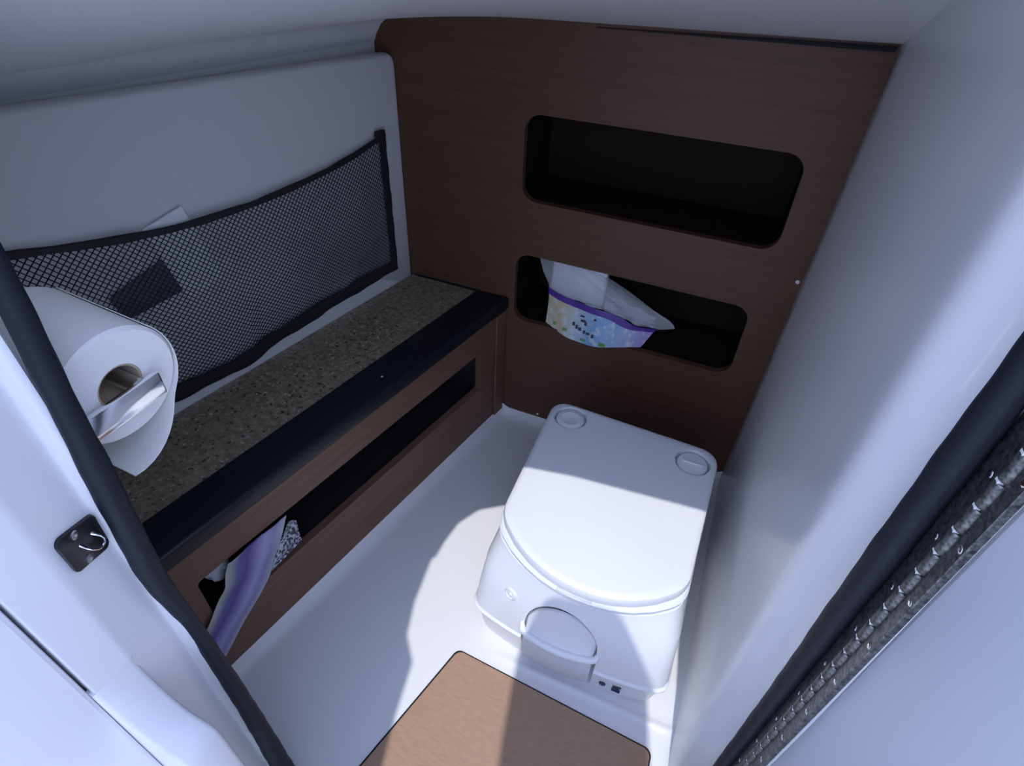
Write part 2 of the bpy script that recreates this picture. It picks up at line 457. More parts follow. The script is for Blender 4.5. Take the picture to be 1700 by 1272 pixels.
# front wall left of the doorway: jamb face towards the opening with a shallow groove, lower ledge
JX = 0.285
jp = [(0.262, -0.962), (0.268, -0.960), (0.270, -0.940), (0.280, -0.937), (JX + 0.001, -0.941), (JX + 0.0005, -0.945), (JX - 0.003, -0.9485), (JX - 0.0070, -0.9515), (JX - 0.0074, -0.954), (JX - 0.0060, -0.958), (JX - 0.0010, -0.970), (JX + 0.0070, -0.9885), (JX + 0.0100, -0.9950), (JX + 0.0118, -0.9990), (JX + 0.012, -1.003), (JX + 0.012, -1.033)]
def jamb_pt(x, y, z):
    # the flange swells a little below the strike plate
    w = math.exp(-((z - 0.50) / 0.07) ** 2) * 0.004 * smoothstep(-0.99, -0.955, y)
    return (x + w, y, z)
jz = [-0.03 + 1.215 * k / 60 for k in range(61)]
poly = [(-0.55, -0.962)] + jp + [(JX + 0.010, -1.034), (0.262, -1.034), (-0.55, -1.034)]
bm = loft([[jamb_pt(x, y, z) for x, y in poly] for z in jz])
wf = structure(autosmooth(link('wall_front', bm, 'gelcoat'), 50))
# outer console panel past the seam
bm = box((-0.55, -1.7, 0.0), (JX + 0.0105, -1.0365, 0.90), 0.004)
cp = structure(link('wall_console', bm, 'gelcoat', smooth=False)); autosmooth(cp, 40)
# jamb band flaring into a small rounded ledge near its foot
lpf = []
for k in range(11):
    a = PI / 2 * k / 10
    lpf.append((0.046 * (1 - math.cos(a)), 0.552 - 0.098 * math.sin(a) ** 1.15))
lpf += [(0.050, 0.4525), (0.056, 0.4495), (0.060, 0.444), (0.062, 0.436), (0.062, 0.25), (0.03, 0.15), (-0.01, 0.15), (-0.01, 0.552)]
def ledge_loop(y, d):
    return [(JX + 0.0122 + x - (d if 0.0001 < x else 0) , y, z - (d if 0.005 < x and z > 0.26 else 0)) for x, z in lpf]
bm = loft([ledge_loop(y, d) for y, d in ((-1.0366, 0.003), (-1.0355, 0.001), (-1.032, 0.0), (-1.002, 0.0), (-0.999, 0.001), (-0.9975, 0.003))])
part('ledge', bm, 'gelcoat', cp, deg=50)

# cockpit sole outside the doorway and the sill
bm = box((-0.6, -3.2, 0.20), (2.2, -1.05, 0.24)); structure(link('floor_cockpit', bm, 'gelcoat_floor', smooth=False))
bm = box((0.25, -0.985, -0.03), (0.9, -0.955, 0.06), 0.01, 3); structure(link('trim_2', bm, 'gelcoat'))

# ------------------------------------------------------------ floor hatch
fh = thing('floor_hatch', (0.62, -0.8, 0.0), 'tan smooth floor panel set into the white floor in front of the toilet', 'floor panel')
o_out = fillet([(0.370, -0.93), (0.444, -0.647), (0.824, -0.670), (0.824, -0.93)], [0.0, 0.014, 0.014, 0.0], 5)
o_in = fillet([(0.3735, -0.9285), (0.4472, -0.6502), (0.8212, -0.6730), (0.8212, -0.9285)], [0.0, 0.012, 0.012, 0.0], 5)
part('panel', prism(o_in, lambda a, b: (a, b, 0.001), lambda a, b: (a, b, 0.0045), 0.001, 1), 'tan_mat', fh)
part('seam_gasket', prism(o_out, lambda a, b: (a, b, 0.0005), lambda a, b: (a, b, 0.0022)), 'seam_black', fh, smooth=False)

# ------------------------------------------------------------ left cabinet and counter
cb = thing('cabinet', tuple(LW(-0.45, 0.13, 0.0)), 'low brown wood cabinet with a long open slot along the left wall', 'cabinet')
FO = 0.250
fo = [(-0.945, 0.004), (0.052, 0.004), (0.052, 0.342), (-0.945, 0.342)]
sl2 = fillet([(-0.795, 0.152), (-0.050, 0.152), (-0.050, 0.266), (-0.795, 0.270)], 0.008, 3)
bm = holed(fo, [sl2], lambda a, b: LW(a, FO, b), lambda a, b: LW(a, FO - 0.016, b))
part('front_panel', bm, 'wood_front', cb, smooth=False)
# corner stile standing proud at the back end
part('stile', box((0.008, FO + 0.0005, 0.018), (0.046, FO + 0.006, 0.337), 0.0015, 1, frame=lambda a, b, c: LW(a, b, c)), 'wood_front', cb, smooth=False)
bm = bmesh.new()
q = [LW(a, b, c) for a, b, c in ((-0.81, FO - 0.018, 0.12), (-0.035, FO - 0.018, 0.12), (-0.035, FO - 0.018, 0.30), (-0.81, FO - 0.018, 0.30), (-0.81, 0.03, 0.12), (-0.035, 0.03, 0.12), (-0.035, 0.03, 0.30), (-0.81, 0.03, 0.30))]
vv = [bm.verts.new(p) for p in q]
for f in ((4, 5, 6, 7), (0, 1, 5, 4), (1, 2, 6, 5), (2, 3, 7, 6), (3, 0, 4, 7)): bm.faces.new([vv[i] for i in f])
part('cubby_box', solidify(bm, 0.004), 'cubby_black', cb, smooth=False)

ct = thing('countertop', tuple(LW(-0.45, 0.13, 0.345)), 'speckled brown stone countertop with a wide black front edge below the net pocket', 'countertop')
# stone slab (end follows the back wall), black front rail
def ends(o): return -math.tan(AN) * -o            # s where y = 0 for an offset o
st = [(-0.945, 0.002), (0.0, 0.002), (ends(0.176) - 0.0015, 0.176), (-0.945, 0.176)]
part('stone_slab', prism(st, lambda a, b: LW(a, b, 0.344), lambda a, b: LW(a, b, 0.370)), 'stone', ct, smooth=False)
rp = fillet([(0.1765, 0.343), (0.259, 0.343), (0.259, 0.376), (0.1765, 0.3725)], [0.0, 0.005, 0.008, 0.002], 4)
bm = loft([[LW(-0.945, a, b) for a, b in rp], [LW(ends(a) - 0.002, a, b) for a, b in rp]])
part('edge_rail', bm, 'black_edge', ct, deg=50)
part('back_bead', tube([LW(0.001, 0.008, 0.3715), LW(ends(0.19) - 0.004, 0.19, 0.3725)], 0.003, 6), 'black_edge', ct)
part('screw', lathe([(0.0022, 0), (0.0022, 0.0006), (0, 0.0012)], LW(-0.345, 0.225, 0.3742), (0, 0, 1), 10), 'paper', ct)

# ------------------------------------------------------------ storage net on the padded panel
NS0, NS1 = -0.80, -0.062
TT = [(-0.80, 0.742), (-0.726, 0.727), (-0.66, 0.712), (-0.602, 0.701), (-0.54, 0.692), (-0.481, 0.687), (-0.39, 0.684), (-0.301, 0.687), (-0.22, 0.693), (-0.14, 0.704), (-0.068, 0.719)]
BT = [(-0.80, 0.405), (-0.628, 0.408), (-0.56, 0.404), (-0.50, 0.398), (-0.46, 0.399), (-0.433, 0.409), (-0.35, 0.413), (-0.275, 0.418), (-0.20, 0.418), (-0.167, 0.421), (-0.06, 0.419)]
def net_o(u, v):
    b = math.sin(PI * min(1, max(0, v * 0.92 + 0.06))) * math.sin(PI * min(1, max(0, u))) ** 0.7
    return 0.007 + 0.017 * b + 0.003 * math.sin(u * 23) * b + 0.004 * v * math.sin(PI * u)
def net_pt(u, v, dо=0.0):
    s = NS0 + (NS1 - NS0) * u
    zb = interp(s, BT); zt = interp(s, TT)
    return LW(s, net_o(u, v) + dо, zb + (zt - zb) * v)
nt = thing('storage_net', tuple(LW(-0.43, 0.01, 0.41)), 'black mesh net pocket with sagging elastic top on the grey left wall panel', 'net')
NCU, NCV = 76, 31
bm = bmesh.new()
def hexjog(i, j): return 0.0
for fam in (1, -1):
    for k in range(-NCV, NCU + NCV + 1):
        pts = []
        for j in range(0, 2 * NCV + 1):
            col = k + fam * j * 0.5
            # hexagonal cells: strands run upright for a stretch between crossings
            u = (col + (0.16 * fam if j % 2 else -0.0) * 0) / NCU
            vv_ = (j + (0.22 if (j % 2) else -0.0) * 0) / (2 * NCV)
            if 0 <= u <= 1: pts.append(net_pt(u, vv_, 0.0006 * fam))
            else:
                if len(pts) > 1: tube(pts, 0.00095, 3, bm=bm, caps=False)
                pts = []
        if len(pts) > 1: tube(pts, 0.00095, 3, bm=bm, caps=False)
part('mesh', bm, 'net_black', nt, smooth=False, kind='stuff')
def band(a, b, n, w0, th, off):
    """flat tape along the curve (u,v) a->b"""
    loops = []
    for k in range(n + 1):
        t = k / n; u = a[0] + (b[0] - a[0]) * t; v = a[1] + (b[1] - a[1]) * t
        p = net_pt(u, v, off)
        t2 = min(1, t + 0.01); t1 = max(0, t - 0.01)
        d = (net_pt(a[0] + (b[0] - a[0]) * t2, a[1] + (b[1] - a[1]) * t2) - net_pt(a[0] + (b[0] - a[0]) * t1, a[1] + (b[1] - a[1]) * t1)).normalized()
        side = d.cross(UN).normalized()
        w = w0 * (1 + 0.10 * math.sin(t * 31) + 0.05 * math.sin(t * 77))
        loops.append([p + side * w + UN * 0.0, p + side * w * 0.7 + UN * th, p - side * w * 0.7 + UN * th, p - side * w])
    return loft(loops)
part('elastic_band', band((0, 0.992), (1, 0.992), 60, 0.006, 0.003, 0.0), 'net_black', nt)
part('bottom_band', band((0, 0.016), (1, 0.016), 60, 0.0155, 0.003, -0.002), 'net_black', nt)
part('side_band', band((1, 1.03), (1, -0.03), 30, 0.0105, 0.003, -0.003), 'net_black', nt)
part('corner_tab', box((-0.085, 0.004, 0.712), (-0.060, 0.014, 0.732), 0.004, 2, frame=lambda a, b, c: LW(a, b, c)), 'net_black', nt)
# contents of the pocket
bk = thing('paper_booklet', tuple(LW(-0.535, 0.006, 0.56)), 'white paper booklet with its corner poking above the black net', 'booklet')
bk.rotation_euler = (0, 0, 0)
def rotlw(s0, z0, ang):
    def F(a, b, c):
        ca, sa = math.cos(ang), math.sin(ang)
        return LW(s0 + a * ca - c * sa, b, z0 + a * sa + c * ca)
    return F
part('cover', box((-0.035, 0.003, -0.12), (0.035, 0.007, 0.02), 0.001, 1, frame=rotlw(-0.535, 0.688, 0.22)), 'white_packet', bk, smooth=False)
pc = thing('glasses_case', tuple(LW(-0.58, 0.008, 0.58)), 'dark flat pouch showing through the mesh of the net pocket', 'pouch')
pp = fillet([(-0.065, -0.024), (0.065, -0.036), (0.068, 0.034), (-0.065, 0.022)], 0.012, 4)
F = rotlw(-0.585, 0.610, 0.18)
part('shell', prism(pp, lambda a, b: F(a, 0.0005, b), lambda a, b: F(a, 0.0045, b), 0.0015, 2), 'dark_pouch', pc)
part('flap', prism(fillet([(-0.066, 0.003), (0.067, 0.006), (0.068, 0.036), (-0.066, 0.024)], 0.008, 3), lambda a, b: F(a, 0.0046, b), lambda a, b: F(a, 0.006, b), 0.0006, 1), 'dark_pouch', pc)

# ------------------------------------------------------------ toilet roll and its holder behind the left jamb
RC = Vector((0.2625, -0.878, 0.772)); RA = Vector((-1.0, 0.0, 0.10)).normalized()
tr = thing('toilet_roll', tuple(RC), 'white toilet paper roll with a loose hanging sheet behind the left door jamb', 'toilet roll')
RO, RI, RL = 0.0535, 0.0205, 0.105
part('paper_roll', lathe([(RI, 0.001), (RO - 0.003, 0.0), (RO, 0.003), (RO, RL - 0.003), (RO - 0.003, RL), (RI, RL - 0.001), (RI, 0.001)], RC, RA, 48), 'paper', tr)
part('core', lathe([(RI - 0.0002, 0.002), (RI - 0.0002, RL - 0.002), (RI - 0.002, RL - 0.002), (RI - 0.002, 0.002), (RI - 0.0002, 0.002)], RC, RA, 32), 'cardboard', tr)
def sheet(u, v):
    # loose outer turn: leaves the roll at its far side and hangs in a wider curl under it
    x = RC + RA * (0.001 + 0.10 * u)
    a = 0.75 - 2.60 * v
    r = RO + 0.0010 + 0.036 * smoothstep(0.55, 1.0, v) 
    return x + Vector((0, math.cos(a), math.sin(a))) * r
part('loose_sheet', solidify(grid(8, 24, sheet), 0.0008), 'paper', tr)
rh = thing('roll_holder', (0.27, -0.937, 0.77), 'chrome bar holder passing in front of the toilet roll face', 'roll holder')
az = RC.z - 0.012
fr = lambda a, b, c: (a, b, c)
part('arm', box((0.2665, -0.937, az - 0.012), (0.2735, -0.850, az + 0.012), 0.0025, 2), 'chrome', rh)
part('spindle', tube([(0.268, -0.868, RC.z - 0.006), (0.160, -0.868, RC.z + 0.004)], 0.0075, 12), 'chrome', rh)
part('mount', box((0.2590, -0.9375, az - 0.018), (0.2735, -0.9335, az + 0.018), 0.002, 2), 'chrome', rh)

# ------------------------------------------------------------ door gaskets
def gasket(path, ra, label, wob):
    t = thing('door_gasket', (path[0][0], path[0][1], 0.02), label, 'gasket')
    loops = []
    n = len(path)
    for i, (x, y, z, ex, ey) in enumerate(path):
        w = 1 + wob * (math.sin(z * 61) + math.sin(z * 143 + 1))
        loops.append([(x + ex * w * math.cos(2 * PI * k / 14), y + ey * w * math.sin(2 * PI * k / 14), z) for k in range(14)])
    part('bulb', loft(loops), 'gasket_rubber', t)
    return t
LG = [(0, 0.2883, -0.9401, 0.0139), (0.1, 0.2883, -0.9401, 0.0138), (0.2, 0.288, -0.9384, 0.012), (0.3, 0.2882, -0.9377, 0.0104), (0.4, 0.2881, -0.938, 0.0094), (0.45, 0.288, -0.9383, 0.0083), (0.5, 0.2878, -0.9387, 0.0075), (0.54, 0.2869, -0.9412, 0.0083), (0.57, 0.2861, -0.9433, 0.0097), (0.6, 0.2857, -0.9444, 0.0115), (0.63, 0.2862, -0.9429, 0.0112), (0.66, 0.2869, -0.9412, 0.0107), (0.7, 0.2876, -0.9394, 0.0116), (0.74, 0.2885, -0.9369, 0.011), (0.78, 0.2893, -0.9349, 0.0097), (0.82, 0.2903, -0.9326, 0.0093), (0.86, 0.2913, -0.93, 0.0091), (0.9, 0.2927, -0.9267, 0.0089), (0.94, 0.2928, -0.9265, 0.0089), (1.17, 0.2927, -0.9266, 0.0088)]
RG = [(0, 0.8689, -0.7684, 0.0072), (0.3, 0.8689, -0.7684, 0.0074), (0.45, 0.8673, -0.7675, 0.0080), (0.55, 0.8659, -0.7668, 0.0084), (0.65, 0.8642, -0.7656, 0.0094), (0.75, 0.8630, -0.765, 0.0104), (0.85, 0.8615, -0.7638, 0.0104), (0.93, 0.8605, -0.7629, 0.0100), (1.17, 0.8605, -0.7629, 0.0100)]
def smooth_tab(z, tab, c):
    # light smoothing so the bulb runs as a soft wave
    t = [(r[0], r[c]) for r in tab]
    return sum(interp(z + d, t) * w for d, w in ((-0.024, 0.2), (-0.012, 0.2), (0, 0.2), (0.012, 0.2), (0.024, 0.2)))
for tab, label in ((LG, 'black rubber bulb seal on the left door jamb beside the strike plate'), (RG, 'black rubber bulb seal on the right door jamb beside the hinge')):
    path = []
    for k in range(141):
        z = 0.0 + 1.16 * k / 140
        r = smooth_tab(z, tab, 3)
        path.append((smooth_tab(z, tab, 1), smooth_tab(z, tab, 2) - (0.0025 if tab is RG else 0), z, r, r + (0.0025 if tab is RG else 0)))
    gasket(path, 0, label, 0.02)

# ------------------------------------------------------------ strike plate on the left jamb
sp_ = thing('strike_plate', (JX, -0.971, 0.685), 'small black strike plate with chrome loop and two screws on the left jamb', 'strike plate')
P2 = fillet([(-0.9548, 0.6600), (-0.9900, 0.6772), (-0.9908, 0.7172), (-0.9530, 0.7000)], 0.005, 4)
def on_band(bm):
    for v in bm.verts: v.co.x += (-0.9715 - v.co.y) * 0.42 + 0.0002
    return bm
part('plate', on_band(prism(P2, lambda a, b: (JX - 0.0015, a, b), lambda a, b: (JX + 0.0035, a, b), 0.001, 2)), 'plate_black', sp_)
for y, z in ((-0.9748, 0.7050), (-0.9760, 0.6755)):
    part('screw', on_band(lathe([(0.0037, 0), (0.0034, 0.0012), (0.0016, 0.0019), (0, 0.0013)], (JX + 0.0035, y, z), (1, 0, 0), 14)), 'steel', sp_)
lpz = [(JX + 0.0025 + h, y, z) for h, y, z in ((0, -0.9760, 0.6935), (0.003, -0.9745, 0.6895), (0.005, -0.9715, 0.6835), (0.006, -0.9680, 0.6790), (0.0065, -0.9640, 0.6765), (0.0065, -0.9605, 0.6768), (0.006, -0.9588, 0.6800), (0.005, -0.9595, 0.6840), (0.003, -0.9615, 0.6875), (0, -0.9635, 0.6900))]
part('striker_loop', on_band(tube(lpz, 0.0013, 8)), 'chrome', sp_)

# ------------------------------------------------------------ door swung open on the right, piano hinge
dr = structure(bpy.data.objects.new('door_1', None)); COL.objects.link(dr); dr.location = (0.878, -0.80, 0.0)
dp = [(0.877, -0.8145), (0.877 + 0.04, -1.42), (0.877 + 0.07, -1.415), (0.905, -0.812)]
part('door_panel', prism(dp, lambda a, b: (a, b, 0.03), lambda a, b: (a, b, 1.02), 0.003, 2), 'door_gelcoat', dr)
part('hinge_leaf', box((0.8715, -0.8145, 0.06), (0.8765, -0.769, 1.02), 0.0006, 1), 'steel_dark', dr, smooth=False)
me_k = None; me_s = None
KP = 0.0225; k0 = 0.10
for k in range(40):
    z = k0 + k * KP
    if me_k is None:
        bm = lathe([(0, 0), (0.0042, 0), (0.0048, 0.0008), (0.0048, KP - 0.0028), (0.0042, KP - 0.002), (0, KP - 0.002)], (0, 0, 0), (0, 0, 1), 12)
        o = link('hinge_knuckle', bm, 'steel_dark', dr); autosmooth(o, 40); me_k = o.data
    else:
        o = bpy.data.objects.new('hinge_knuckle', me_k); COL.objects.link(o); o.parent = dr
    o.location = (0.872 - 0.878, -0.7975 + 0.80, z)
bm = bmesh.new()
for k in range(41):
    z = k0 + k * KP - 0.001
    box((0.868, -0.7995, z - 0.0014), (0.8712, -0.7955, z + 0.0014), bm=bm)
for side, y0 in ((0, -0.7835), (1, -0.8095)):
    for k in range(15):
        z = 0.13 + k * 0.0605 + 0.02 * side
        if me_s is None:
            bms = lathe([(0.0031, 0), (0.0029, 0.001), (0.0013, 0.0015), (0, 0.001)], (0, 0, 0), (-1, 0, 0), 12)
            o = link('hinge_screw', bms, 'chrome', dr); me_s = o.data
        else:
            o = bpy.data.objects.new('hinge_screw', me_s); COL.objects.link(o); o.parent = dr
        o.location = (0.8724 - 0.878, y0 + 0.80, z)
part('hinge_pin', bm, 'light_cap', dr, smooth=False)

# ------------------------------------------------------------ portable toilet
TC = 0.6335
pt = thing('portable_toilet', (TC, -0.41, 0.0), 'white portable toilet with a closed lid standing on the white floor', 'toilet')
def D(hb, hf, yb, ys_, ya, rb, rf, n=112):
    """D-shaped outline: straight back, bowed front"""
    pts = [(0.0, yb), (hb, yb)]
    rad = [0, rb]
    pts.append((hf, ys_)); rad.append(rf)
    for k in range(1, 10):
        t = 1 - k / 5.0
        pts.append((hf * t * 0.92, ya + (ys_ - ya) * (abs(t) ** 2.2) * 0.82)); rad.append(0.0)
    pts.append((-hf, ys_)); rad.append(rf)
    pts.append((-hb, yb)); rad.append(rb)
    poly = resample(fillet(pts, rad, 8), n)
    return [(TC + x, y - 0.045 * x) for x, y in poly]
def lp(o2, z): return [(x, y, z) for x, y in o2]
# waste tank
lo = [lp(D(0.164, 0.165, -0.235, -0.584, -0.606, 0.03, 0.06), 0.002), lp(D(0.170, 0.173, -0.228, -0.592, -0.613, 0.03, 0.06), 0.010),
      lp(D(0.174, 0.180, -0.222, -0.603, -0.624, 0.03, 0.065), 0.082), lp(D(0.175, 0.1815, -0.221, -0.605, -0.626, 0.03, 0.065), 0.090)]
wt = part('waste_tank', loft(lo), 'toilet_plastic', pt)
# flush tank
up = [lp(D(0.177, 0.1845, -0.219, -0.608, -0.629, 0.03, 0.065), 0.091), lp(D(0.178, 0.1860, -0.218, -0.6095, -0.6305, 0.03, 0.066), 0.093),
      lp(D(0.178, 0.1860, -0.218, -0.6095, -0.6305, 0.03, 0.066), 0.0965), lp(D(0.1760, 0.1830, -0.219, -0.6055, -0.627, 0.03, 0.067), 0.1005),
      lp(D(0.1745, 0.179, -0.219, -0.596, -0.623, 0.03, 0.072), 0.150), lp(D(0.173, 0.174, -0.219, -0.578, -0.6175, 0.03, 0.082), 0.205),
      lp(D(0.171, 0.167, -0.219, -0.553, -0.610, 0.03, 0.09), 0.235), lp(D(0.170, 0.164, -0.219, -0.545, -0.608, 0.03, 0.095), 0.250), lp(D(0.165, 0.159, -0.222, -0.540, -0.603, 0.03, 0.095), 0.254)]
ut = part('flush_tank', loft(up), 'toilet_plastic', pt)
hc = Vector((0.626, -0.628, 0.138))
def ellip(c, rx, ry, rz, z0=-1.0, nu=24, nv=12):
    prof = []
    bm = bmesh.new(); rows = []
    for j in range(nv + 1):
        ph = -PI / 2 + PI * j / nv
        zz = math.sin(ph); rr = math.cos(ph)
        if zz < z0: zz = z0; rr = math.cos(math.asin(z0)) * (0.0 if j == 0 else 1)
        if rr < 1e-4: rows.append([bm.verts.new((c.x, c.y, c.z + zz * rz))])
        else: rows.append([bm.verts.new((c.x + rr * rx * math.cos(2 * PI * k / nu), c.y + rr * ry * math.sin(2 * PI * k / nu), c.z + zz * rz)) for k in range(nu)])
    for p, q in zip(rows, rows[1:]):
        for k in range(nu):
            j = (k + 1) % nu
            if len(p) == 1: bm.faces.new((p[0], q[j], q[k]))
            elif len(q) == 1: bm.faces.new((p[k], p[j], q[0]))
            else: bm.faces.new((p[k], p[j], q[j], q[k]))
    return bm
HW, HH = 0.067, 0.086
arch = [(-HW, -0.030), (HW, -0.030)] + [(HW * math.cos(PI * k / 20), HH * math.sin(PI * k / 20) ** 0.9) for k in range(21)]
bm = loft([[(hc.x + a, -0.70, hc.z + b) for a, b in arch], [(hc.x + a * 0.98, -0.604, hc.z + b * 0.97) for a, b in arch]])
bm.transform(Matrix.Translation(-Vector(pt.location)))
boolean_cut(ut, bm)
for tank in (ut, wt):
    bm = box((hc.x - 0.068, -0.70, 0.018), (hc.x + 0.068, -0.606, 0.1255))
    bm.transform(Matrix.Translation(-Vector(pt.location)))
    boolean_cut(tank, bm); autosmooth(tank, 30)
# scooped grip inside the recess with a projecting lower lip, latch under it
def visor(u, v):
    a = PI * u
    x = hc.x - (HW - 0.005) * math.cos(a)
    top = hc.z + 0.002 + (HH - 0.008) * math.sin(a) ** 0.9
    z = top * (1 - v) + (hc.z - 0.004) * v
    sa = math.sin(a) ** 0.6
    y = -0.614 - 0.004 * sa - (0.014 * sa + 0.004) * v ** 2.2
    return (x, y, z)
part('grip', solidify(grid(32, 14, visor), 0.005), 'toilet_plastic', pt)
part('grip_bar', tube([(hc.x - 0.070, -0.616, hc.z + 0.004), (hc.x - 0.066, -0.626, hc.z - 0.001)] + [(hc.x - 0.056 + 0.112 * k / 8, -0.630 - 0.007 * math.sin(PI * k / 8), hc.z - 0.006) for k in range(9)] + [(hc.x + 0.066, -0.628, hc.z - 0.001), (hc.x + 0.070, -0.618, hc.z + 0.004)], [0.004, 0.006] + [0.0075] * 9 + [0.006, 0.004], 12), 'toilet_plastic', pt)
def latch(u, v):
    x = hc.x - 0.062 + 0.124 * u
    z = 0.116 - 0.090 * v - 0.006 * math.sin(PI * u) * v
    y = -0.629 - 0.007 * math.sin(PI * min(1, v * 1.2)) - 0.004 * math.sin(PI * u) + 0.010 * v * v
    return (x, y, z)
part('latch', solidify(grid(16, 12, latch), 0.010), 'toilet_grey', pt, deg=50)
# seat and lid
se = [lp(D(0.168, 0.160, -0.222, -0.535, -0.606, 0.03, 0.10), 0.255), lp(D(0.1725, 0.1655, -0.218, -0.541, -0.6115, 0.03, 0.10), 0.258),
      lp(D(0.173, 0.166, -0.2175, -0.5415, -0.6120, 0.03, 0.10), 0.264), lp(D(0.170, 0.163, -0.22, -0.538, -0.609, 0.03, 0.10), 0.2675)]
part('seat', loft(se), 'toilet_plastic', pt)
LB, LF, LYB, LYS, LYA = 0.1735, 0.163, -0.212, -0.532, -0.609
ld = [lp(D(LB - 0.006, LF - 0.006, LYB - 0.006, LYS + 0.006, LYA + 0.006, 0.030, 0.10), 0.2685), lp(D(LB - 0.001, LF - 0.001, LYB - 0.001, LYS + 0.001, LYA + 0.001, 0.033, 0.10), 0.270),
      lp(D(LB, LF, LYB, LYS, LYA, 0.034, 0.10), 0.274), lp(D(LB, LF, LYB, LYS, LYA, 0.034, 0.10), 0.284), lp(D(LB - 0.0015, LF - 0.0015, LYB - 0.0015, LYS + 0.0015, LYA + 0.0015, 0.034, 0.10), 0.2885),
      lp(D(LB - 0.005, LF - 0.005, LYB - 0.005, LYS + 0.005, LYA + 0.005, 0.034, 0.10), 0.2915), lp(D(LB - 0.011, LF - 0.011, LYB - 0.011, LYS + 0.011, LYA + 0.011, 0.034, 0.10), 0.2928)]
lid = part('lid', loft(ld), 'toilet_plastic', pt)
CAPS = ((0.5085, -0.2505), (0.7595, -0.2690))
for cx_, cy_ in CAPS:
    bm = lathe([(0, 0.274), (0.0335, 0.274), (0.0335, 0.31), (0, 0.31)], (cx_, cy_, 0), (0, 0, 1), 48)
    bm.transform(Matrix.Translation(-Vector(pt.location)))
    boolean_cut(lid, bm)
autosmooth(lid, 30)
cpx = part('pump_cap', lathe([(0, 0.272), (0.0290, 0.272), (0.0290, 0.2875), (0.0275, 0.2895), (0.019, 0.2915), (0.017, 0.2905), (0, 0.2905)], (*CAPS[0], 0), (0, 0, 1), 40), 'toilet_plastic', pt)
fc = part('filler_cap', lathe([(0, 0.272), (0.0290, 0.272), (0.0290, 0.2875), (0.0275, 0.2895), (0.0, 0.2915)], (*CAPS[1], 0), (0, 0, 1), 40), 'toilet_plastic', pt)
part('grip_bar', box((CAPS[1][0] - 0.02, CAPS[1][1] - 0.003, 0.2905), (CAPS[1][0] + 0.02, CAPS[1][1] + 0.003, 0.2935), 0.0012, 2), 'toilet_plastic', fc)
# level gauge button and the badge on the waste tank
part('level_gauge', lathe([(0.0, 0.0), (0.013, 0.0), (0.013, 0.003), (0.0095, 0.0045), (0.008, 0.003), (0.004, 0.003), (0.003, 0.005), (0, 0.005)], (0.527, -0.6005, 0.187), (-0.35, -0.93, 0.12), 28), 'toilet_plastic', pt)
part('badge_dot', lathe([(0, -0.003), (0.0062, -0.003), (0.0058, 0.0012), (0, 0.0014)], (0.7145, -0.6205, 0.050), (0.05, -1, -0.05), 16), 'print_dark', pt)
for k, (dz, w) in enumerate(((0.0085, 0.015), (0.000, 0.012), (-0.0085, 0.015))):
    part('badge_bar', box((0.732, -0.6200, 0.0468 + dz), (0.732 + w, -0.6100, 0.0492 + dz)), 'print_dark', pt, smooth=False)
part('lid_notch', box((0.603, -0.6105, 0.2655), (0.662, -0.604, 0.2685), 0.001, 1), 'toilet_grey', pt, smooth=False)

# ------------------------------------------------------------ pouch of wipes in the lower opening of the back wall
wp_ = thing('wipes_pouch', (0.47, 0.03, 0.31), 'clear zip pouch of wipes with purple band standing in the lower wall opening', 'pouch')
# outline in the plane of the opening: left edge, right edge, and the purple band
def pouch_pt(u, v, bulge=0.022, yo=0.022):
    # v 0 bottom .. 1 top ; u 0 left .. 1 right
    xl = interp(v, [(0, 0.357), (0.35, 0.356), (0.55, 0.352), (1.0, 0.310)])
    xr = interp(v, [(0, 0.590), (0.35, 0.612), (0.45, 0.655), (0.55, 0.640), (1.0, 0.49)])
    x = xl + (xr - xl) * u
    zb = 0.3245 - 0.019 * math.sin(PI * min(1, u * 1.1)) * (1 if v < 0.5 else max(0, 2 - 2 * v))
    zt = interp(u, [(0, 0.492), (0.55, 0.488), (1.0, 0.462)])
    z = zb + (zt - zb) * v
    y = yo + 0.02 * v - (bulge + 0.010 * (1 - v)) * math.sin(PI * min(1, u * 0.9 + 0.05)) ** 0.55 * (1 - 0.5 * v) + 0.0015 * math.sin(u * 19 + v * 7)
    return Vector((x, y, z))
def patch(u0, u1, v0, v1, nu, nv, off, vshift=None):
    def f(a, b):
        u = u0 + (u1 - u0) * a
        dv = vshift(u) if vshift else 0
        p = pouch_pt(u, v0 + (v1 - v0) * b + dv * (1 if v0 > 0.02 or b > 0.0 else 0))
        p.y -= off
        return p
    return f
bandv = lambda u: -0.13 * smoothstep(0.1, 1.0, u) - 0.02 * math.sin(u * 9)
bm = grid(20, 8, lambda a, b: pouch_pt(a, b * (0.44 + bandv(a))) , uv=True)
part('printed_film', solidify(bm, 0.001), 'pouch_print', wp_)
bm = grid(24, 3, lambda a, b: pouch_pt(a, 0.44 + bandv(a) + (b) * (0.085 - 0.02 * a)) + Vector((0, -0.0012, 0)))
part('purple_band', solidify(bm, 0.001), 'purple_print', wp_)
bm = grid(24, 10, lambda a, b: pouch_pt(a, (0.52 + bandv(a)) + b * (1 - 0.52 - bandv(a))) + Vector((0, 0.002 * math.sin(a * 31 + b * 11), 0)))
part('clear_film', solidify(bm, 0.0008), 'clear_plastic', wp_)
bm = box((0.352, 0.034, 0.385), (0.482, 0.062, 0.481), 0.008, 3)
part('wipes_stack', bm, 'white_packet', wp_)
part('tissue', solidify(grid(14, 8, lambda a, b: (0.485 + 0.12 * a, 0.040 + 0.004 * math.sin(a * 17 + b * 9) + 0.004 * math.sin(b * 13), 0.365 + 0.058 * b * (1 - 0.55 * a) + 0.0)), 0.002), 'film_crease', wp_)
me_m = None
